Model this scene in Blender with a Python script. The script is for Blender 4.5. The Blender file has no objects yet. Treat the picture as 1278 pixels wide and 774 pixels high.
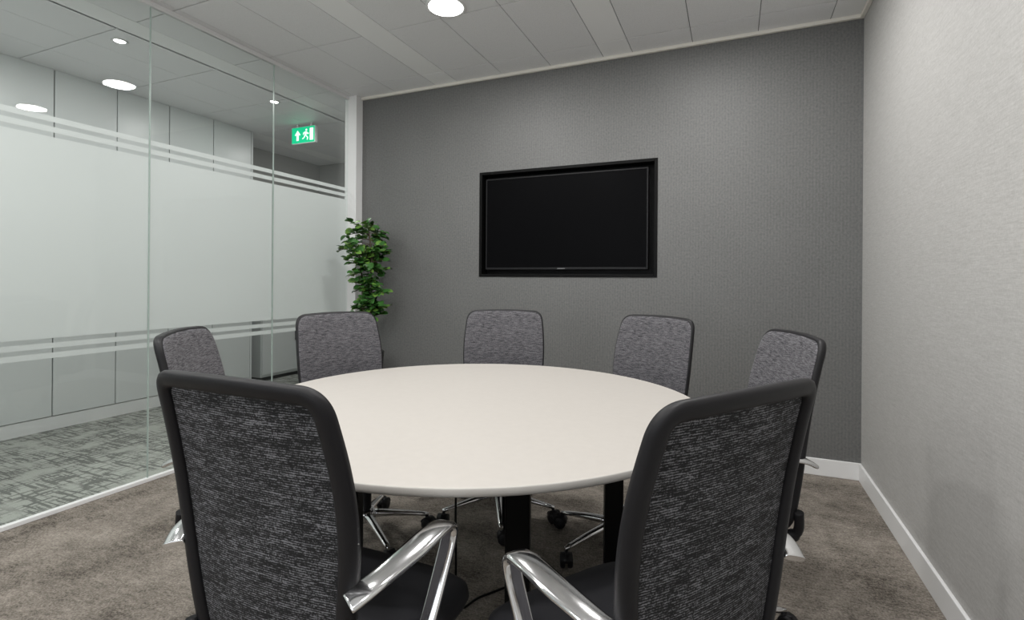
import bpy, bmesh, math, random
from math import sin, cos, pi, radians, sqrt
from mathutils import Vector, Matrix
random.seed(7)
sc = bpy.context.scene
sc.view_settings.view_transform = 'Standard'
sc.view_settings.look = 'None'

# ------------------------------------------------------------ helpers
def link(o):
    sc.collection.objects.link(o); return o

def obj_from_bm(name, bm, mats, parent=None, smooth=False, recalc=True):
    if recalc:
        bmesh.ops.recalc_face_normals(bm, faces=bm.faces[:])
    me = bpy.data.meshes.new(name)
    bm.to_mesh(me); bm.free()
    for m in mats: me.materials.append(m)
    if smooth:
        for p in me.polygons: p.use_smooth = True
    o = bpy.data.objects.new(name, me)
    link(o)
    if parent: o.parent = parent
    return o

def add_box(bm, x0, x1, y0, y1, z0, z1, mat=0, bevel=0.0, seg=2, M=None):
    r = bmesh.ops.create_cube(bm, size=1.0)
    vs = r['verts']
    for v in vs:
        v.co = Vector(((x0+x1)/2+v.co.x*(x1-x0), (y0+y1)/2+v.co.y*(y1-y0), (z0+z1)/2+v.co.z*(z1-z0)))
        if M: v.co = M @ v.co
    fs = set(f for v in vs for f in v.link_faces)
    for f in fs: f.material_index = mat
    if bevel > 0:
        es = list(set(e for f in fs for e in f.edges))
        rr = bmesh.ops.bevel(bm, geom=es, offset=bevel, segments=seg, affect='EDGES', profile=0.5)
        for f in rr['faces']: f.material_index = mat

def ring_faces(bm, rings, mat=0, closed=True, cap=True, smooth=True, loop=False):
    n = len(rings[0])
    R = len(rings)
    for i in range(R if loop else R-1):
        a = rings[i]; b = rings[(i+1) % R]
        for j in range(n if closed else n-1):
            k = (j+1) % n
            f = bm.faces.new((a[j], a[k], b[k], b[j]))
            f.material_index = mat; f.smooth = smooth
    if cap and not loop:
        for r in (rings[0], rings[-1]):
            try:
                f = bm.faces.new(r); f.material_index = mat
            except ValueError: pass

def lathe(bm, prof, cx=0, cy=0, seg=32, mat=0, smooth=True, M=None):
    rings = []
    for r, z in prof:
        ring = []
        for k in range(seg):
            a = 2*pi*k/seg
            p = Vector((cx+r*cos(a), cy+r*sin(a), z))
            if M: p = M @ p
            ring.append(bm.verts.new(p))
        rings.append(ring)
    ring_faces(bm, rings, mat, smooth=smooth)

def tube(bm, pts, rad, seg=10, mat=0):
    pts = [Vector(p) for p in pts]
    if not hasattr(rad, '__len__'): rad = [rad]*len(pts)
    rings = []
    for i, p in enumerate(pts):
        t = (pts[min(i+1, len(pts)-1)]-pts[max(i-1, 0)]).normalized()
        up = Vector((0, 0, 1)) if abs(t.z) < 0.9 else Vector((1, 0, 0))
        a = t.cross(up).normalized(); b = t.cross(a)
        rings.append([bm.verts.new(p+rad[i]*(cos(2*pi*k/seg)*a+sin(2*pi*k/seg)*b)) for k in range(seg)])
    ring_faces(bm, rings, mat)

def spline(pts, n=8):
    P = [Vector(p) for p in pts]; out = []
    Q = [P[0]]+P+[P[-1]]
    for i in range(1, len(Q)-2):
        p0, p1, p2, p3 = Q[i-1], Q[i], Q[i+1], Q[i+2]
        for k in range(n):
            t = k/n
            out.append(0.5*((2*p1)+(-p0+p2)*t+(2*p0-5*p1+4*p2-p3)*t*t+(-p0+3*p1-3*p2+p3)*t**3))
    out.append(P[-1]); return out

# ------------------------------------------------------------ materials
def newmat(name):
    m = bpy.data.materials.new(name); m.use_nodes = True
    nt = m.node_tree
    b = nt.nodes['Principled BSDF']
    return m, nt, b

def simple(name, col, rough=0.5, metal=0.0, emis=None, es=0.0, spec=None, coat=0.0, var=0.0, vscale=30):
    m, nt, b = newmat(name)
    b.inputs['Base Color'].default_value = (*col, 1)
    b.inputs['Roughness'].default_value = rough
    b.inputs['Metallic'].default_value = metal
    if spec is not None: b.inputs['Specular IOR Level'].default_value = spec
    if coat: b.inputs['Coat Weight'].default_value = coat
    if emis:
        b.inputs['Emission Color'].default_value = (*emis, 1)
        b.inputs['Emission Strength'].default_value = es
    tc = nt.nodes.new('ShaderNodeTexCoord')
    nz = nt.nodes.new('ShaderNodeTexNoise'); nz.inputs['Scale'].default_value = vscale
    nt.links.new(tc.outputs['Object'], nz.inputs['Vector'])
    mr = nt.nodes.new('ShaderNodeMapRange')
    mr.inputs['To Min'].default_value = max(rough-0.03, 0.0); mr.inputs['To Max'].default_value = rough+0.03
    nt.links.new(nz.outputs['Fac'], mr.inputs['Value'])
    nt.links.new(mr.outputs['Result'], b.inputs['Roughness'])
    if var > 0:
        mx = nt.nodes.new('ShaderNodeMix'); mx.data_type = 'RGBA'
        mx.inputs['A'].default_value = (*[c*(1-var) for c in col], 1)
        mx.inputs['B'].default_value = (*[min(1, c*(1+var)) for c in col], 1)
        nt.links.new(nz.outputs['Fac'], mx.inputs['Factor'])
        nt.links.new(mx.outputs['Result'], b.inputs['Base Color'])
    return m

def N(nt, t, **kw):
    n = nt.nodes.new(t)
    for k, v in kw.items():
        if k in n.inputs: n.inputs[k].default_value = v
        else: setattr(n, k, v)
    return n
def mapping(nt, scale, src='Object', rot=(0, 0, 0)):
    tc = nt.nodes.new('ShaderNodeTexCoord'); mp = nt.nodes.new('ShaderNodeMapping')
    mp.inputs['Scale'].default_value = scale; mp.inputs['Rotation'].default_value = rot
    nt.links.new(tc.outputs[src], mp.inputs['Vector']); return mp.outputs['Vector']
def noise(nt, scale3, detail=3, rough=0.5, rot=(0, 0, 0)):
    n = N(nt, 'ShaderNodeTexNoise', Scale=1.0, Detail=detail, Roughness=rough)
    nt.links.new(mapping(nt, scale3, rot=rot), n.inputs['Vector']); return n.outputs['Fac']
def wave(nt, scale3, axis, dist=0.0, detail=2.0, dscale=1.0):
    wv = N(nt, 'ShaderNodeTexWave', Scale=1.0, Distortion=dist, Detail=detail); wv.bands_direction = axis
    wv.inputs['Detail Scale'].default_value = dscale
    nt.links.new(mapping(nt, scale3), wv.inputs['Vector']); return wv.outputs['Fac']
def ramp(nt, fac, lo, hi, tmin=0.0, tmax=1.0):
    r = N(nt, 'ShaderNodeMapRange'); r.inputs['From Min'].default_value = lo; r.inputs['From Max'].default_value = hi
    r.inputs['To Min'].default_value = tmin; r.inputs['To Max'].default_value = tmax
    nt.links.new(fac, r.inputs['Value']); return r.outputs['Result']
def math_(nt, op, a, b):
    m = nt.nodes.new('ShaderNodeMath'); m.operation = op
    for i, v in enumerate((a, b)):
        if isinstance(v, (int, float)): m.inputs[i].default_value = v
        else: nt.links.new(v, m.inputs[i])
    return m.outputs[0]
def mixc(nt, fac, a, b):
    m = nt.nodes.new('ShaderNodeMix'); m.data_type = 'RGBA'
    nt.links.new(fac, m.inputs['Factor'])
    for s, v in (('A', a), ('B', b)):
        if isinstance(v, tuple): m.inputs[s].default_value = (*v, 1)
        else: nt.links.new(v, m.inputs[s])
    return m.outputs['Result']
def bump(nt, b, h, strength=0.3, dist=0.002):
    bp = N(nt, 'ShaderNodeBump'); bp.inputs['Strength'].default_value = strength; bp.inputs['Distance'].default_value = dist
    nt.links.new(h, bp.inputs['Height']); nt.links.new(bp.outputs['Normal'], b.inputs['Normal'])

# back wall: dark grey textured wallpaper
m_back, nt, b = newmat('wallpaper_dark_grey')
n1 = noise(nt, (80, 80, 75), 3, 0.6); n2 = noise(nt, (3, 3, 3), 2)
wv = wave(nt, (18, 18, 9), 'X', 0.6, 2.0, 3)
f = math_(nt, 'ADD', math_(nt, 'MULTIPLY', n1, 0.8), math_(nt, 'MULTIPLY', wv, 0.08))
f = math_(nt, 'ADD', f, math_(nt, 'MULTIPLY', n2, 0.14))
c = mixc(nt, ramp(nt, f, 0.30, 0.77), (0.108, 0.109, 0.107), (0.190, 0.191, 0.187))
nt.links.new(c, b.inputs['Base Color']); b.inputs['Roughness'].default_value = 0.55
bump(nt, b, f, 0.25, 0.003)
# right wall: light grass-cloth, fine horizontal threads crossed by a faint vertical weave
m_right, nt, b = newmat('wallpaper_light_grasscloth')
n1 = noise(nt, (14, 14, 230), 4, 0.65); n2 = noise(nt, (60, 60, 360), 2); n3 = noise(nt, (260, 260, 120), 2)
f = math_(nt, 'ADD', math_(nt, 'MULTIPLY', n1, 0.42), math_(nt, 'MULTIPLY', n2, 0.28))
f = math_(nt, 'ADD', f, math_(nt, 'MULTIPLY', n3, 0.30))
c = mixc(nt, ramp(nt, f, 0.34, 0.66), (0.39, 0.383, 0.370), (0.56, 0.552, 0.538))
nt.links.new(c, b.inputs['Base Color']); b.inputs['Roughness'].default_value = 0.65
bump(nt, b, n3, 0.1, 0.0008)
# room carpet
m_carpet, nt, b = newmat('carpet_brown_grey')
n1 = noise(nt, (3.2, 3.2, 3.2), 7, 0.75); n2 = noise(nt, (130, 130, 130), 2, 0.75); n3 = noise(nt, (30, 60, 30), 4, 0.7)
f = math_(nt, 'ADD', math_(nt, 'MULTIPLY', n1, 0.60), math_(nt, 'MULTIPLY', n2, 0.45))
f = math_(nt, 'ADD', f, math_(nt, 'MULTIPLY', n3, 0.30))
c = mixc(nt, ramp(nt, f, 0.53, 0.84), (0.066, 0.057, 0.047), (0.40, 0.358, 0.312))
nt.links.new(c, b.inputs['Base Color']); b.inputs['Roughness'].default_value = 0.95; b.inputs['Specular IOR Level'].default_value = 0.1
bump(nt, b, n2, 0.8, 0.006)
# corridor carpet
m_carpet2, nt, b = newmat('carpet_corridor_crosshatch')
a1 = ramp(nt, noise(nt, (5, 50, 1), 2), 0.51, 0.55); a2 = ramp(nt, noise(nt, (50, 5, 1), 2), 0.52, 0.56)
big = ramp(nt, noise(nt, (5, 5, 5), 3), 0.34, 0.48)
f = math_(nt, 'MULTIPLY', math_(nt, 'MAXIMUM', a1, a2), big)
c1 = mixc(nt, noise(nt, (200, 200, 200), 2), (0.29, 0.30, 0.275), (0.48, 0.49, 0.455))
c = mixc(nt, f, c1, (0.15, 0.155, 0.145))
nt.links.new(c, b.inputs['Base Color']); b.inputs['Roughness'].default_value = 0.95
# ceiling
m_tile, nt, b = newmat('ceiling_metal_tile')
vr = N(nt, 'ShaderNodeTexVoronoi', Scale=220.0)
tc = nt.nodes.new('ShaderNodeTexCoord'); nt.links.new(tc.outputs['Object'], vr.inputs['Vector'])
c = mixc(nt, ramp(nt, vr.outputs['Distance'], 0.15, 0.3), (0.62, 0.62, 0.63), (0.82, 0.82, 0.83))
nt.links.new(c, b.inputs['Base Color']); b.inputs['Roughness'].default_value = 0.5
m_band = simple('ceiling_plain_band', (0.90, 0.90, 0.90), 0.45)
m_gap = simple('ceiling_shadow_gap', (0.16, 0.16, 0.16), 0.8)
m_white = simple('white_paint', (0.82, 0.82, 0.82), 0.4)
m_cream = simple('cream_trim', (0.85, 0.82, 0.75), 0.5)
m_cab = simple('white_lacquer_panel', (0.72, 0.74, 0.74), 0.3)
m_dark = simple('dark_gap', (0.04, 0.04, 0.04), 0.8)
m_grey = simple('grey_paint', (0.50, 0.50, 0.49), 0.7, var=0.05, vscale=4)
m_black = simple('black_satin', (0.004, 0.004, 0.004), 0.4, spec=0.10)
m_screen = simple('tv_screen_glass', (0.003, 0.003, 0.0035), 0.32, spec=0.03)
m_bezel = simple('tv_bezel', (0.012, 0.012, 0.013), 0.35, spec=0.2)
m_logo = simple('tv_logo_silver', (0.3, 0.3, 0.3), 0.4, 1.0)
m_plastic = simple('chair_frame_black_plastic', (0.010, 0.0095, 0.011), 0.5, spec=0.28)
m_alu = simple('polished_aluminium', (0.82, 0.82, 0.83), 0.12, 1.0)
m_seat = simple('seat_fabric_dark', (0.010, 0.010, 0.013), 0.9, var=0.3, vscale=300)
m_table, nt, b = newmat('table_top_laminate')
c = mixc(nt, noise(nt, (40, 40, 40), 3), (0.450, 0.425, 0.395), (0.485, 0.459, 0.427))
nt.links.new(c, b.inputs['Base Color']); b.inputs['Roughness'].default_value = 0.45; b.inputs['Specular IOR Level'].default_value = 0.35
m_edge = simple('table_edge_band', (0.50, 0.48, 0.45), 0.45)
m_pot = simple('pot_black_glaze', (0.012, 0.012, 0.012), 0.25)
m_soil = simple('soil', (0.03, 0.02, 0.012), 0.95, var=0.4, vscale=80)
m_bark = simple('bark', (0.09, 0.07, 0.045), 0.85, var=0.4, vscale=60)
m_leaf = simple('leaf_green', (0.045, 0.14, 0.03), 0.35, var=0.4, vscale=15)
m_leaf2 = simple('leaf_young', (0.14, 0.28, 0.05), 0.35, var=0.3, vscale=15)
m_lamp = simple('lamp_diffuser', (1, 1, 1), 0.5, emis=(1.0, 0.98, 0.95), es=12)
m_exit = simple('exit_green', (0.0, 0.35, 0.17), 0.4, emis=(0.0, 0.55, 0.25), es=0.9)
m_exitw = simple('exit_white', (0.9, 0.9, 0.9), 0.4, emis=(0.85, 1.0, 0.9), es=0.9)

# chair fabrics
m_fab_f, nt, b = newmat('mesh_fabric_front_grey')
n1 = noise(nt, (220, 220, 700), 2); n2 = noise(nt, (40, 40, 320), 3)
f = math_(nt, 'ADD', math_(nt, 'MULTIPLY', n1, 0.5), math_(nt, 'MULTIPLY', n2, 0.5))
c = mixc(nt, ramp(nt, f, 0.40, 0.60), (0.026, 0.025, 0.030), (0.155, 0.15, 0.162))
nt.links.new(c, b.inputs['Base Color']); b.inputs['Roughness'].default_value = 0.9
bump(nt, b, f, 0.4, 0.002)
m_fab_r, nt, b = newmat('mesh_fabric_rear_dark')
wv = wave(nt, (1, 1, 75), 'Z', 2.0, 2.0, 0.6)
n1 = noise(nt, (70, 70, 420), 3, 0.7); n2 = noise(nt, (320, 320, 320), 1); n3 = noise(nt, (14, 14, 90), 2)
f = math_(nt, 'ADD', math_(nt, 'MULTIPLY', n1, 0.45), math_(nt, 'MULTIPLY', n2, 0.25))
f = math_(nt, 'ADD', f, math_(nt, 'MULTIPLY', n3, 0.2))
f = math_(nt, 'ADD', f, math_(nt, 'MULTIPLY', wv, 0.10))
c = mixc(nt, ramp(nt, f, 0.50, 0.60), (0.004, 0.004, 0.005), (0.19, 0.19, 0.205))
nt.links.new(c, b.inputs['Base Color']); b.inputs['Roughness'].default_value = 0.85
bump(nt, b, f, 0.5, 0.002)

# glass (Schlick reflectance, symmetric for both faces)
def glassmat(name, tint):
    m = bpy.data.materials.new(name); m.use_nodes = True; nt = m.node_tree; nt.nodes.clear()
    out = nt.nodes.new('ShaderNodeOutputMaterial'); mx = nt.nodes.new('ShaderNodeMixShader')
    tr = nt.nodes.new('ShaderNodeBsdfTransparent'); tr.inputs['Color'].default_value = (*tint, 1)
    gs = nt.nodes.new('ShaderNodeBsdfGlossy'); gs.inputs['Roughness'].default_value = 0.0
    lw = nt.nodes.new('ShaderNodeLayerWeight'); lw.inputs['Blend'].default_value = 0.5
    p5 = math_(nt, 'POWER', lw.outputs['Facing'], 5.0)
    f = math_(nt, 'ADD', math_(nt, 'MULTIPLY', p5, 0.9), 0.035)
    nt.links.new(f, mx.inputs[0]); nt.links.new(tr.outputs[0], mx.inputs[1]); nt.links.new(gs.outputs[0], mx.inputs[2])
    nt.links.new(mx.outputs[0], out.inputs[0]); return m
m_glass = glassmat('clear_partition_glass', (0.965, 0.983, 0.975))
m_gedge = simple('glass_joint_edge', (0.45, 0.52, 0.49), 0.3)
m_frost = bpy.data.materials.new('frosted_film'); m_frost.use_nodes = True; nt = m_frost.node_tree; nt.nodes.clear()
out = nt.nodes.new('ShaderNodeOutputMaterial'); mx = nt.nodes.new('ShaderNodeMixShader'); mx2 = nt.nodes.new('ShaderNodeMixShader')
df = nt.nodes.new('ShaderNodeBsdfDiffuse'); df.inputs[0].default_value = (0.86, 0.87, 0.87, 1)
tl = nt.nodes.new('ShaderNodeBsdfTranslucent'); tl.inputs[0].default_value = (0.90, 0.91, 0.91, 1)
tr = nt.nodes.new('ShaderNodeBsdfTransparent')
mx.inputs[0].default_value = 0.55; mx2.inputs[0].default_value = 0.04
nt.links.new(df.outputs[0], mx.inputs[1]); nt.links.new(tl.outputs[0], mx.inputs[2])
nt.links.new(mx.outputs[0], mx2.inputs[1]); nt.links.new(tr.outputs[0], mx2.inputs[2])
nt.links.new(mx2.outputs[0], out.inputs[0])

# ------------------------------------------------------------ room shell
XR, YB, XG, H = 0.69, 3.55, -3.03, 2.71
YF = -1.9          # wall behind camera
XC, XC2, YE = -4.70, -5.25, 5.45

bm = bmesh.new(); add_box(bm, XG, XR+0.1, YF-0.1, YB+0.1, -0.1, 0); obj_from_bm('floor', bm, [m_carpet])
bm = bmesh.new(); add_box(bm, XC2-0.1, XG, YF-0.1, YE+0.1, -0.1, 0)
add_box(bm, XG, -2.0, YB+0.14, YE+0.1, -0.1, 0); obj_from_bm('floor_corridor', bm, [m_carpet2])

# back wall with tv recess opening
tx0, tx1, tz0, tz1 = -1.806, -0.469, 1.176, 1.980
bm = bmesh.new()
wx0 = -2.94
add_box(bm, wx0, tx0, YB, YB+0.14, 0, H)
add_box(bm, tx1, XR+0.1, YB, YB+0.14, 0, H)
add_box(bm, tx0, tx1, YB, YB+0.14, 0, tz0)
add_box(bm, tx0, tx1, YB, YB+0.14, tz1, H)
obj_from_bm('wall_back', bm, [m_back])
bm = bmesh.new(); add_box(bm, XR, XR+0.1, YF, YB, 0, H); obj_from_bm('wall_right', bm, [m_right])
# wall behind the camera, with an unseen window added to brighten the ceiling
wa, wb, wc, wd = -2.9, 0.5, 0.75, 2.45
bm = bmesh.new()
add_box(bm, XC2-0.1, wa, YF-0.1, YF, 0, H); add_box(bm, wb, XR+0.1, YF-0.1, YF, 0, H)
add_box(bm, wa, wb, YF-0.1, YF, 0, wc); add_box(bm, wa, wb, YF-0.1, YF, wd, H)
obj_from_bm('wall_front', bm, [m_grey])
bm = bmesh.new()
for k in range(4):
    x = wa+(wb-wa)*k/3
    add_box(bm, x-0.03, x+0.03, YF-0.08, YF-0.02, wc, wd, 0, 0.004)
add_box(bm, wa, wb, YF-0.08, YF-0.02, wc, wc+0.05, 0, 0.004); add_box(bm, wa, wb, YF-0.08, YF-0.02, wd-0.05, wd, 0, 0.004)
obj_from_bm('added_fill_window', bm, [m_white])
bm = bmesh.new()
add_box(bm, XC2-0.1, XC2, 3.91, YE, 0, H)
obj_from_bm('wall_corridor_left', bm, [m_grey])
bm = bmesh.new(); add_box(bm, XC2-0.1, -1.9, YE, YE+0.1, 0, H); obj_from_bm('wall_corridor_end', bm, [m_grey])
bm = bmesh.new(); add_box(bm, -2.0, -1.9, YB+0.14, YE, 0, H); obj_from_bm('wall_corridor_right', bm, [m_grey])

# white storage wall of corridor
bm = bmesh.new()
add_box(bm, XC-0.55, XC-0.02, YF, 3.91, 0.0, H, 1)
add_box(bm, XC-0.53, XC-0.005, YF, 3.905, 0.0, 0.10, 2)
y = 3.905
while y > YF+0.1:
    y0 = max(y-0.43, YF)
    add_box(bm, XC-0.02, XC, y0+0.004, y-0.004, 0.105, H, 0, 0.002, 1)
    y -= 0.43
add_box(bm, XC-0.55, XC-0.0, 3.905, 3.925, 0, H, 0)
obj_from_bm('wall_corridor_storage', bm, [m_cab, m_dark, m_white])

# baseboards
bm = bmesh.new(); add_box(bm, wx0, XR, YB-0.014, YB, 0, 0.10, 0, 0.003); obj_from_bm('baseboard_back', bm, [m_white])
bm = bmesh.new(); add_box(bm, XR-0.014, XR, YF, YB-0.014, 0, 0.10, 0, 0.003); obj_from_bm('baseboard_right', bm, [m_white])
bm = bmesh.new(); add_box(bm, XC2, XC2+0.014, 3.925, YE, 0, 0.10, 0, 0.003)
add_box(bm, XC2+0.014, -2.0, YE-0.014, YE, 0, 0.10, 0, 0.003); obj_from_bm('baseboard_corridor', bm, [m_white])
# ceiling edge trims
bm = bmesh.new(); add_box(bm, wx0, XR, YB-0.022, YB, H-0.022, H, 0, 0.003); obj_from_bm('trim_1', bm, [m_cream])
bm = bmesh.new(); add_box(bm, XR-0.022, XR, YF, YB-0.022, H-0.022, H, 0, 0.003); obj_from_bm('trim_2', bm, [m_cream])

# ceiling with metal tiles
bm = bmesh.new()
add_box(bm, XC2-0.1, XR+0.1, YF-0.1, YE+0.1, H+0.006, H+0.08, 2)
bands = [-4.90, -3.56, -2.20, -0.84, 0.52]
bw = 0.20
def tilebox(x0, x1, y0, y1, mat):
    x0 = max(x0, XC2); x1 = min(x1, XR)
    if x1-x0 < 0.02: return
    add_box(bm, x0+0.0022, x1-0.0022, y0+0.0035, y1-0.0035, H, H+0.007, mat, 0.001, 1)
for i, bx in enumerate(bands):
    tilebox(bx, bx+bw, YF, 0.6, 1); tilebox(bx, bx+bw, 0.6, 3.32, 1); tilebox(bx, bx+bw, 3.32, YE, 1)
    w = (1.36-bw)/3
    for k in range(3):
        y = 3.32-0.675*8
        while y < YE:
            y0 = max(y, YF); y1 = min(y+0.675, YE)
            if y1-y0 > 0.02: tilebox(bx+bw+k*w, bx+bw+(k+1)*w, y0, y1, 0)
            y = y+0.675
tilebox(XC2, -4.90, YF, YE, 0)
obj_from_bm('ceiling', bm, [m_tile, m_band, m_gap])

# ------------------------------------------------------------ glass partition
joints = [YF, -0.73, 0.13, 0.99, 1.852, 2.70, 3.47]
par = link(bpy.data.objects.new('glass_partition', None))
bm = bmesh.new()
for a, b_ in zip(joints[:-1], joints[1:]):
    add_box(bm, XG-0.006, XG+0.006, a+0.002, b_-0.002, 0.02, H-0.03)
obj_from_bm('glass_panes', bm, [m_glass], par)
bm = bmesh.new()
for j in joints[1:-1]:
    add_box(bm, XG-0.005, XG+0.005, j-0.002, j+0.002, 0.02, H-0.03)
obj_from_bm('glass_joints', bm, [m_gedge], par)
bm = bmesh.new()
for z0, z1 in ((0.855, 1.830), (1.853, 1.880), (1.903, 1.930), (0.806, 0.832), (0.757, 0.784)):
    for a, b_ in zip(joints[:-1], joints[1:]):
        vs = [bm.verts.new((XG-0.0075, yy, zz)) for yy, zz in ((a+0.003, z0), (b_-0.003, z0), (b_-0.003, z1), (a+0.003, z1))]
        bm.faces.new(vs)
obj_from_bm('frosted_film', bm, [m_frost], par)
bm = bmesh.new()
add_box(bm, XG-0.014, XG+0.014, YF, 3.47, 0, 0.022, 0, 0.003)
add_box(bm, XG-0.014, XG+0.014, YF, 3.47, H-0.030, H, 0, 0.003)
add_box(bm, XG-0.03, wx0, 3.47, YB+0.14, 0, H, 0, 0.003)
obj_from_bm('partition_frame', bm, [m_white], par)

# ------------------------------------------------------------ TV
tv = link(bpy.data.objects.new('television', None))
bm = bmesh.new()
fw = 0.022
yb = YB+0.10
add_box(bm, tx0, tx1, yb, yb+0.03, tz0, tz1)                        # back of recess
add_box(bm, tx0, tx0+fw, YB-0.006, yb, tz0, tz1, 0, 0.002)
add_box(bm, tx1-fw, tx1, YB-0.006, yb, tz0, tz1, 0, 0.002)
add_box(bm, tx0+fw, tx1-fw, YB-0.006, yb, tz1-fw, tz1, 0, 0.002)
add_box(bm, tx0+fw, tx1-fw, YB-0.006, yb, tz0, tz0+fw, 0, 0.002)
obj_from_bm('recess_surround', bm, [m_black], tv)
sx0, sx1, sz0, sz1 = -1.765, -0.535, 1.232, 1.930
bm = bmesh.new()
bz = 0.010
ys = YB+0.030
add_box(bm, sx0, sx1, ys+0.004, yb, sz0, sz1, 0, 0.003)
for bx in ((sx0, sx0+bz, sz0, sz1), (sx1-bz, sx1, sz0, sz1), (sx0+bz, sx1-bz, sz1-bz, sz1), (sx0+bz, sx1-bz, sz0, sz0+bz*1.5)):
    add_box(bm, bx[0], bx[1], ys-0.004, ys+0.006, bx[2], bx[3], 0, 0.0015)
obj_from_bm('tv_body', bm, [m_bezel], tv)
bm = bmesh.new(); add_box(bm, sx0+bz, sx1-bz, ys, ys+0.003, sz0+bz*1.5, sz1-bz); obj_from_bm('tv_screen', bm, [m_screen], tv)
bm = bmesh.new(); xm = (sx0+sx1)/2
for k in range(5): add_box(bm, xm-0.03+k*0.012, xm-0.022+k*0.012, ys-0.0048, ys-0.004, sz0+0.004, sz0+0.010)
obj_from_bm('tv_badge', bm, [m_logo], tv)

# ------------------------------------------------------------ lights
def downlight(x, y, r, watt, name='recessed_downlight', col=(1, 0.985, 0.965)):
    e = link(bpy.data.objects.new(name, None)); e.location = (x, y, H)
    bm = bmesh.new()
    lathe(bm, [(r, 0.0), (r+0.014, 0.0), (r+0.016, -0.004), (r+0.004, -0.007), (r-0.002, -0.003)], seg=40)
    obj_from_bm('rim', bm, [m_white], e, True)
    bm = bmesh.new()
    lathe(bm, [(r, -0.001), (r, -0.004), (r*0.96, -0.0045)], seg=40)
    obj_from_bm('diffuser', bm, [m_lamp], e)
    l = bpy.data.lights.new('lamp', 'AREA'); l.shape = 'DISK'; l.size = r*2; l.energy = watt; l.color = col
    lo = link(bpy.data.objects.new('lamp', l)); lo.location = (0, 0, -0.012); lo.parent = e
for (x, y) in ((-1.517, 2.54), (-0.14, 2.58), (-1.517, 1.0), (-0.14, 1.0), (-1.517, -0.55), (-0.14, -0.55), (-2.6, 0.2)):
    downlight(x, y, 0.10, 15.5)
for y in (-0.4, 0.84, 2.08, 3.32, 4.56):
    downlight(-3.72, y, 0.032, 7, 'corridor_spotlight')

# exit sign
ex = link(bpy.data.objects.new('emergency_exit_sign', None)); ex.location = (-3.97, 3.9, 2.595)
bm = bmesh.new()
add_box(bm, -0.155, 0.155, 0, 0.03, -0.085, 0.085, 0, 0.004)
add_box(bm, -0.10, -0.08, 0.01, 0.02, 0.085, 0.116, 0)
add_box(bm, 0.08, 0.10, 0.01, 0.02, 0.085, 0.116, 0)
obj_from_bm('housing', bm, [m_white], ex)
bm = bmesh.new(); add_box(bm, -0.148, 0.148, -0.004, 0.001, -0.078, 0.078); obj_from_bm('green_panel', bm, [m_exit], ex)
bm = bmesh.new()
def poly(pts, yy=-0.0055):
    bm.faces.new([bm.verts.new((px, yy, pz)) for px, pz in pts])
poly([(-0.085, -0.055), (-0.055, -0.055), (-0.055, 0.0), (-0.03, 0.0), (-0.07, 0.05), (-0.11, 0.0), (-0.085, 0.0)])
poly([(0.09, -0.06), (0.135, -0.06), (0.135, 0.06), (0.09, 0.06)])
poly([(0.045+0.012*cos(k*pi/4), 0.045+0.012*sin(k*pi/4)) for k in range(8)])
poly([(0.03, 0.03), (0.052, 0.028), (0.045, -0.01), (0.02, -0.008)])
poly([(0.03, -0.005), (0.045, -0.01), (0.07, -0.03), (0.062, -0.055), (0.052, -0.055), (0.056, -0.033)])
poly([(0.02, -0.008), (0.034, -0.012), (0.02, -0.035), (-0.008, -0.045), (-0.008, -0.035), (0.01, -0.028)])
poly([(0.05, 0.028), (0.07, 0.01), (0.08, 0.015), (0.078, 0.005), (0.066, -0.001), (0.047, 0.012)])
poly([(0.03, 0.03), (0.005, 0.02), (0.0, -0.002), (0.008, -0.002), (0.014, 0.012), (0.03, 0.018)])
obj_from_bm('pictogram', bm, [m_exitw], ex, recalc=False)

# low white cupboard in corridor recess
bm = bmesh.new()
add_box(bm, XC2+0.016, XC2+0.42, 4.15, 5.25, 0.04, 0.80, 0, 0.004)
for k in range(2):
    add_box(bm, XC2+0.42, XC2+0.437, 4.16+k*0.545, 4.695+k*0.545, 0.07, 0.78, 0, 0.003)
    add_box(bm, XC2+0.437, XC2+0.452, 4.62+k*0.12, 4.632+k*0.12, 0.42, 0.55, 1, 0.002)
add_box(bm, XC2+0.03, XC2+0.40, 4.17, 5.23, 0, 0.04, 1)
obj_from_bm('low_cupboard', bm, [m_cab, m_dark])

# ------------------------------------------------------------ table
CX, CY = -0.83, 1.613
tab = link(bpy.data.objects.new('round_meeting_table', None)); tab.location = (CX, CY, 0)
bm = bmesh.new()
R = 0.775
lathe(bm, [(0.001, 0.706), (R-0.012, 0.706), (R-0.002, 0.712), (R, 0.718), (R, 0.727), (R-0.0015, 0.7295), (R-0.004, 0.730), (0.001, 0.730)], seg=128)
o = obj_from_bm('table_top', bm, [m_table, m_edge], tab, True)
for p in o.data.polygons:
    c = p.center
    if c.z < 0.7285: p.material_index = 1
    if abs(p.normal.z) > 0.95: p.use_smooth = False
legs = [radians(-49.5), radians(25), radians(99), radians(188)]
bm = bmesh.new()
for a in legs:
    M = Matrix.Translation((0.49*cos(a), 0.49*sin(a), 0)) @ Matrix.Rotation(radians(18) , 4, 'Z')
    add_box(bm, -0.032, 0.032, -0.032, 0.032, 0.012, 0.70, 0, 0.004, M=M)
    add_box(bm, -0.06, 0.06, -0.06, 0.06, 0.698, 0.706, 0, 0.002, M=M)
    lathe(bm, [(0.028, 0.0), (0.03, 0.004), (0.03, 0.012)], seg=16, M=M)
    M2 = Matrix.Rotation(a, 4, 'Z')
    add_box(bm, 0.0, 0.49, -0.02, 0.02, 0.665, 0.700, 0, 0.003, M=M2)
obj_from_bm('legs_and_underframe', bm, [m_black], tab)
bm = bmesh.new()
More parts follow.
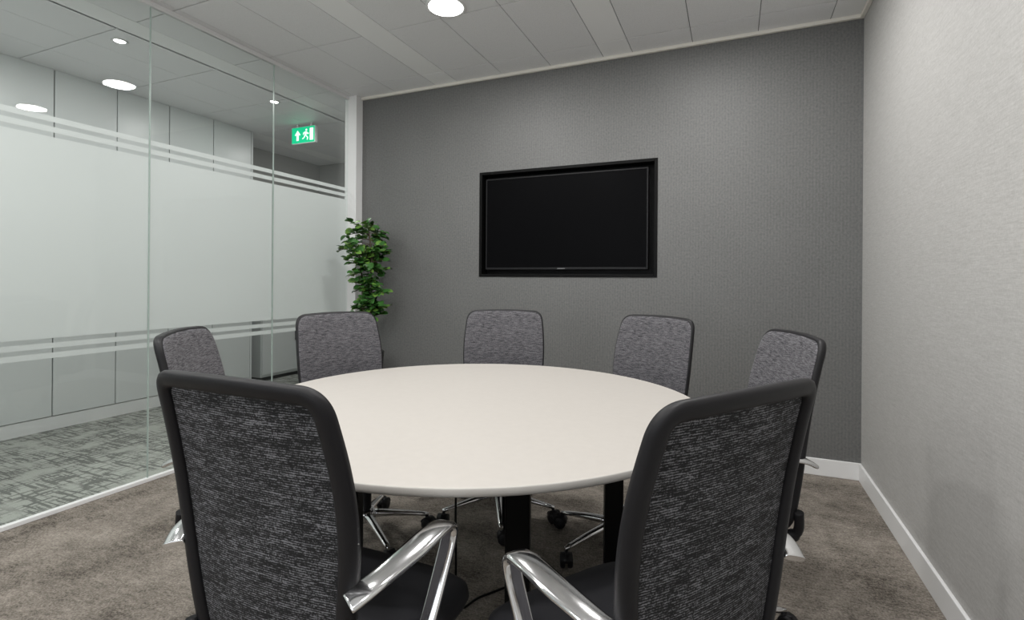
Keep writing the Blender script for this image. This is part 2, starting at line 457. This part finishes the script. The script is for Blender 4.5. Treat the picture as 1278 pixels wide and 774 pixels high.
tube(bm, spline([(-0.02, -0.05, 0.70), (-0.03, -0.08, 0.5), (-0.02, -0.1, 0.25), (-0.03, -0.06, 0.03), (0.0, 0.05, 0.006), (0.1, 0.2, 0.006)]), 0.004, 8)
obj_from_bm('power_cable', bm, [m_black], tab, True)

# ------------------------------------------------------------ chair
PZ = [(0.40, -0.180), (0.50, -0.202), (0.60, -0.214), (0.70, -0.223), (0.80, -0.237), (0.90, -0.259), (1.0, -0.287), (1.1, -0.32)]
def yprof(z):
    n = len(PZ)
    i = max(0, min(n-2, int((z-0.40)/0.10)))
    t = (z-PZ[i][0])/0.10
    p1 = PZ[i][1]; p2 = PZ[i+1][1]
    p0 = PZ[i-1][1] if i > 0 else 2*p1-p2
    p3 = PZ[i+2][1] if i < n-2 else 2*p2-p1
    return 0.5*((2*p1)+(-p0+p2)*t+(2*p0-5*p1+4*p2-p3)*t*t+(-p0+3*p1-3*p2+p3)*t**3)
def surf(x, z, b=0): return Vector((x, yprof(z)+0.45*x*x+b, z))
corn = [(0.180, 0.425, 0.07), (0.223, 0.77, 0.13), (0.201, 0.986, 0.050), (0.0, 0.995, 0.12)]
poly_ = corn[:3]+[corn[3]]+[(-x, z, d) for x, z, d in reversed(corn[:3])]
def rounded(pl):
    out = []; n = len(pl)
    for i in range(n):
        p = Vector(pl[i][:2]); a = Vector(pl[i-1][:2]); c_ = Vector(pl[(i+1) % n][:2]); d = pl[i][2]
        s = p+(a-p).normalized()*d; e = p+(c_-p).normalized()*d
        for k in range(15):
            t = k/14; out.append((1-t)**2*s+2*t*(1-t)*p+t*t*e)
    o2 = []
    for i in range(len(out)):
        a = out[i]; b_ = out[(i+1) % len(out)]; L = (b_-a).length
        if L < 1e-6: continue
        m = max(1, int(L/0.012))
        for k in range(m): o2.append(a+(b_-a)*k/m)
    return o2
OUT = rounded(poly_)
def build_chair_meshes():
    bm = bmesh.new()
    n = len(OUT)
    sec = [(0.000, -0.004), (0.002, -0.010), (0.007, -0.014), (0.014, -0.015), (0.024, -0.014), (0.030, -0.010), (0.032, -0.004), (0.031, 0.004), (0.027, 0.008), (0.006, 0.009), (0.001, 0.005)]
    rings = []
    for i in range(n):
        t = (OUT[(i+1) % n]-OUT[i-1]).normalized()
        nn = Vector((-t.y, t.x))
        if nn.dot(Vector((0, 0.7))-OUT[i]) < 0: nn = -nn
        rings.append([bm.verts.new(surf(OUT[i].x+nn.x*a, OUT[i].y+nn.y*a, b_)) for a, b_ in sec])
    ring_faces(bm, rings, 0, loop=True)
    def sheet(scale, off, edge_off, mat):
        zc = 0.71; rs = []
        ss = [scale, scale*0.985, scale*0.95]+[scale*0.95*(1-k/22) for k in range(1, 22)]
        for k, s in enumerate(ss):
            o_ = edge_off if k == 0 else (off*0.8+edge_off*0.2 if k == 1 else off)
            rs.append([bm.verts.new(surf(p.x*s, zc+(p.y-zc)*s, o_)) for p in OUT])
        for a, b_ in zip(rs[:-1], rs[1:]):
            for j in range(n):
                k = (j+1) % n
                f = bm.faces.new((a[j], a[k], b_[k], b_[j])); f.material_index = mat; f.smooth = True
        f = bm.faces.new(rs[-1]); f.material_index = mat; f.smooth = True
    sheet(0.977, 0.013, 0.007, 1)
    sheet(0.92, -0.001, -0.001, 2)
    for s in (-1, 1):
        tube(bm, spline([(0.05*s, -0.05, 0.395), (0.12*s, -0.15, 0.395), (0.168*s, -0.205, 0.43), (0.190*s, -0.203, 0.50)]), [0.02]*8+[0.018]*8+[0.013]*9, 10, 0)
    for s in (-1, 1):
        path = spline([(0.212, -0.228, 0.645), (0.232, -0.19, 0.662), (0.244, -0.11, 0.675), (0.246, -0.03, 0.681), (0.247, 0.010, 0.674), (0.246, 0.017, 0.648), (0.243, -0.004, 0.595), (0.238, -0.040, 0.52), (0.226, -0.066, 0.455), (0.19, -0.07, 0.415), (0.12, -0.07, 0.405)], 7)
        rings = []
        L = len(path)
        for i, p in enumerate(path):
            t = (path[min(i+1, L-1)]-path[max(i-1, 0)]).normalized()
            w = Vector((1, 0, 0))
            w = (w-t*w.dot(t)).normalized()
            if abs(t.x) > 0.6: w = (Vector((0, 1, 0))-t*t.y).normalized()*(1 if t.x < 0 else -1)
            nrm = t.cross(w).normalized()
            u = i/(L-1)
            hw = 0.020+0.006*math.exp(-((u-0.25)/0.15)**2)-0.004*u
            th = 0.0065
            ring = []
            for k in range(12):
                an = 2*pi*k/12
                ca, sa = cos(an), sin(an)
                px = hw*math.copysign(abs(ca)**0.6, ca); pn = th*math.copysign(abs(sa)**0.8, sa)
                q = p+w*px+nrm*pn
                ring.append(bm.verts.new((q.x*s, q.y, q.z)))
            rings.append(ring)
        ring_faces(bm, rings, 3)
    def sup(hx, hy, z, cy, cnt=48, e=0.42):
        r = []
        for k in range(cnt):
            a = 2*pi*k/cnt
            x = hx*math.copysign(abs(cos(a))**e, cos(a)); yy = hy*math.copysign(abs(sin(a))**e, sin(a))
            dz = 0.0
            if yy > 0: dz = -0.018*(yy/0.2)**2
            r.append(bm.verts.new((x, cy+yy, z+dz)))
        return r
    rs = [sup(0.05, 0.05, 0.420, 0.02), sup(0.19, 0.17, 0.420, 0.02), sup(0.215, 0.192, 0.430, 0.02), sup(0.222, 0.198, 0.446, 0.02), sup(0.218, 0.195, 0.464, 0.02),
          sup(0.20, 0.178, 0.476, 0.02), sup(0.15, 0.13, 0.480, 0.02), sup(0.05, 0.05, 0.478, 0.02)]
    ring_faces(bm, rs, 4)
    add_box(bm, -0.10, 0.10, -0.11, 0.13, 0.372, 0.421, 0, 0.012)
    tube(bm, [(0.10, 0.03, 0.40), (0.19, 0.03, 0.395)], 0.005, 8, 0)
    add_box(bm, 0.18, 0.215, 0.015, 0.045, 0.389, 0.401, 0, 0.004)
    bmesh.ops.recalc_face_normals(bm, faces=bm.faces[:])
    me = bpy.data.meshes.new('chair_body'); bm.to_mesh(me); bm.free()
    for m in (m_plastic, m_fab_f, m_fab_r, m_alu, m_seat): me.materials.append(m)
    bm = bmesh.new()
    lathe(bm, [(0.014, 0.19), (0.014, 0.375)], seg=16, mat=1)
    lathe(bm, [(0.025, 0.12), (0.025, 0.235), (0.02, 0.24)], seg=20, mat=0)
    lathe(bm, [(0.02, 0.075), (0.042, 0.08), (0.045, 0.115), (0.036, 0.13), (0.02, 0.132)], seg=24, mat=1)
    for k in range(5):
        M = Matrix.Rotation(2*pi*k/5, 4, 'Z')
        rings = []
        for i in range(9):
            t = i/8
            x = 0.03+0.25*t; zt = 0.122-0.045*t**1.3; hw = 0.021-0.009*t; hh = 0.017-0.009*t
            if i == 8: hw *= 0.6
            ring = []
            for j in range(10):
                an = 2*pi*j/10
                ring.append(bm.verts.new(M @ Vector((x, hw*cos(an), zt-hh+hh*math.copysign(abs(sin(an))**0.7, sin(an))))))
            rings.append(ring)
        ring_faces(bm, rings, 1)
        lathe(bm, [(0.007, 0.03), (0.007, 0.068)], cx=0.272, seg=10, mat=0, M=M)
        M3 = M @ Matrix.Translation((0.272, 0, 0.028)) @ Matrix.Rotation(radians(35*(k-2)+20), 4, 'Z') @ Matrix.Translation((0.012, 0, 0))
        for s in (-1, 1):
            M4 = M3 @ Matrix.Rotation(pi/2, 4, 'X')
            lathe(bm, [(0.010, s*0.006), (0.026, s*0.006), (0.028, s*0.010), (0.028, s*0.020), (0.024, s*0.025), (0.008, s*0.026)], seg=20, mat=0, M=M4)
        add_box(bm, -0.016, 0.016, -0.006, 0.006, 0.0, 0.033, 0, 0.003, M=M3)
        rings = []
        for i in range(9):
            an = pi*i/8*0.9+0.1
            rings.append([bm.verts.new(M3 @ Vector((0.031*cos(an), yy, 0.031*sin(an)))) for yy in (-0.023, 0.023)]+[bm.verts.new(M3 @ Vector((0.029*cos(an), yy, 0.029*sin(an)))) for yy in (0.023, -0.023)])
        ring_faces(bm, rings, 0)
    bmesh.ops.recalc_face_normals(bm, faces=bm.faces[:])
    mb = bpy.data.meshes.new('chair_base'); bm.to_mesh(mb); bm.free()
    for m in (m_plastic, m_alu): mb.materials.append(m)
    return me, mb
me_body, me_base = build_chair_meshes()
def chair(x, y, face_deg, base_deg):
    e = link(bpy.data.objects.new('office_chair', None)); e.location = (x, y, 0); e.rotation_euler = (0, 0, radians(face_deg-90))
    b1 = link(bpy.data.objects.new('seat_back_and_arms', me_body)); b1.parent = e
    b2 = link(bpy.data.objects.new('swivel_base', me_base)); b2.parent = e; b2.rotation_euler = (0, 0, radians(base_deg-(face_deg-90)))
def ring_chair(ang, rback, base, df=0):
    r = rback-0.285; a = radians(ang)
    chair(CX+r*cos(a), CY+r*sin(a), ang+180+df, base)
ring_chair(108.2, 0.99, 10)
ring_chair(160.6, 0.995, 40)
ring_chair(58.6, 0.995, 20)
ring_chair(216.5, 0.94, 15)
ring_chair(12.0, 1.055, 30, 6)
chair(-0.755, 0.865, 89, 30)
chair(-0.20, 1.02, 146, 66)

# ------------------------------------------------------------ plant
pl = link(bpy.data.objects.new('potted_aralia_plant', None)); pl.location = (-2.66, 3.28, 0)
bm = bmesh.new()
lathe(bm, [(0.09, 0.0), (0.10, 0.01), (0.13, 0.52), (0.135, 0.58), (0.128, 0.585), (0.12, 0.575), (0.118, 0.54)], seg=36)
obj_from_bm('planter', bm, [m_pot], pl, True)
bm = bmesh.new(); lathe(bm, [(0.119, 0.545), (0.06, 0.555), (0.01, 0.56)], seg=24); obj_from_bm('soil', bm, [m_soil], pl, True)
bm = bmesh.new(); bl = bmesh.new()
def leaf(c, d, up, L, W, mat):
    d = d.normalized(); s = d.cross(up).normalized(); nrm = s.cross(d).normalized()
    rows = []
    for i in range(6):
        t = i/5; w = W*sin(pi*min(1, t*0.93+0.05))**0.6*(1 if i < 5 else 0.2)
        cc = c+d*L*t-nrm*(L*0.25*t*t)
        rows.append((bl.verts.new(cc-s*w+nrm*w*0.3), bl.verts.new(cc), bl.verts.new(cc+s*w+nrm*w*0.3)))
    for a, b_ in zip(rows[:-1], rows[1:]):
        for j in range(2):
            f = bl.faces.new((a[j], a[j+1], b_[j+1], b_[j])); f.material_index = mat; f.smooth = True
def sprig(start, direc, length, nleaf):
    pts = []
    p = start.copy(); d = direc.normalized()
    for i in range(7):
        pts.append(p.copy()); p += d*length/6; d = (d+Vector((0, 0, -0.08))).normalized()
    tube(bm, pts, [0.0025]*7, 5)
    for i in range(nleaf):
        t = 0.35+0.65*(i+0.5)/nleaf; q = pts[int(t*6)]
        dd = (direc.normalized()*0.7+Vector((random.uniform(-1, 1), random.uniform(-1, 1), random.uniform(-0.3, 0.3)))).normalized()
        up = Vector((random.uniform(-.4, .4), random.uniform(-.7, .2)-0.3, 1))
        L = random.uniform(0.040, 0.066)
        leaf(q, dd, up, L, L*0.44, 1 if random.random() < 0.3 else 0)
stems = [[(0, 0, 0.55), (0.03, 0.01, 0.8), (0.01, 0.0, 1.05), (0.035, 0.01, 1.28), (0.01, 0, 1.54)],
         [(0.02, 0.02, 0.55), (0.05, 0.0, 0.75), (0.06, -0.02, 0.95), (0.05, -0.01, 1.12)],
         [(-0.02, -0.01, 0.55), (-0.01, -0.03, 0.85), (-0.03, -0.02, 1.10), (-0.06, -0.03, 1.40)]]
for st in stems:
    P = spline(st, 8)
    tube(bm, P, [0.010-0.005*i/len(P) for i in range(len(P))], 8)
    for i, p in enumerate(P):
        if p.z < 0.84: continue
        top = p.z > 1.22
        for k in range(4 if top else (1 if i % 2 else 2)):
            a = random.uniform(0, 2*pi)
            L = random.uniform(0.10, 0.23) if top else random.uniform(0.06, 0.14)
            d = Vector((cos(a), sin(a)*0.8, random.uniform(-0.1, 0.5)))
            if d.y > 0: L = min(L, 0.14)
            sprig(p, d, L, 8 if top else 6)
obj_from_bm('stems', bm, [m_bark], pl, True)
obj_from_bm('foliage', bl, [m_leaf, m_leaf2], pl, recalc=False)

# ------------------------------------------------------------ world + camera
w = bpy.data.worlds.new('world'); sc.world = w; w.use_nodes = True
w.node_tree.nodes['Background'].inputs[0].default_value = (0.93, 0.97, 1.0, 1)
w.node_tree.nodes['Background'].inputs[1].default_value = 1.9
cam = bpy.data.cameras.new('camera'); co = link(bpy.data.objects.new('camera', cam))
cam.sensor_width = 36; cam.lens = 641/1278*36; cam.shift_y = -37/1278; cam.clip_start = 0.02
co.matrix_world = Matrix.Translation((0, 0, 1.15)) @ Matrix.Rotation(radians(23.3), 4, 'Z') @ Matrix.Rotation(radians(90), 4, 'X') @ Matrix.Rotation(radians(0.4), 4, 'Z')
sc.camera = co
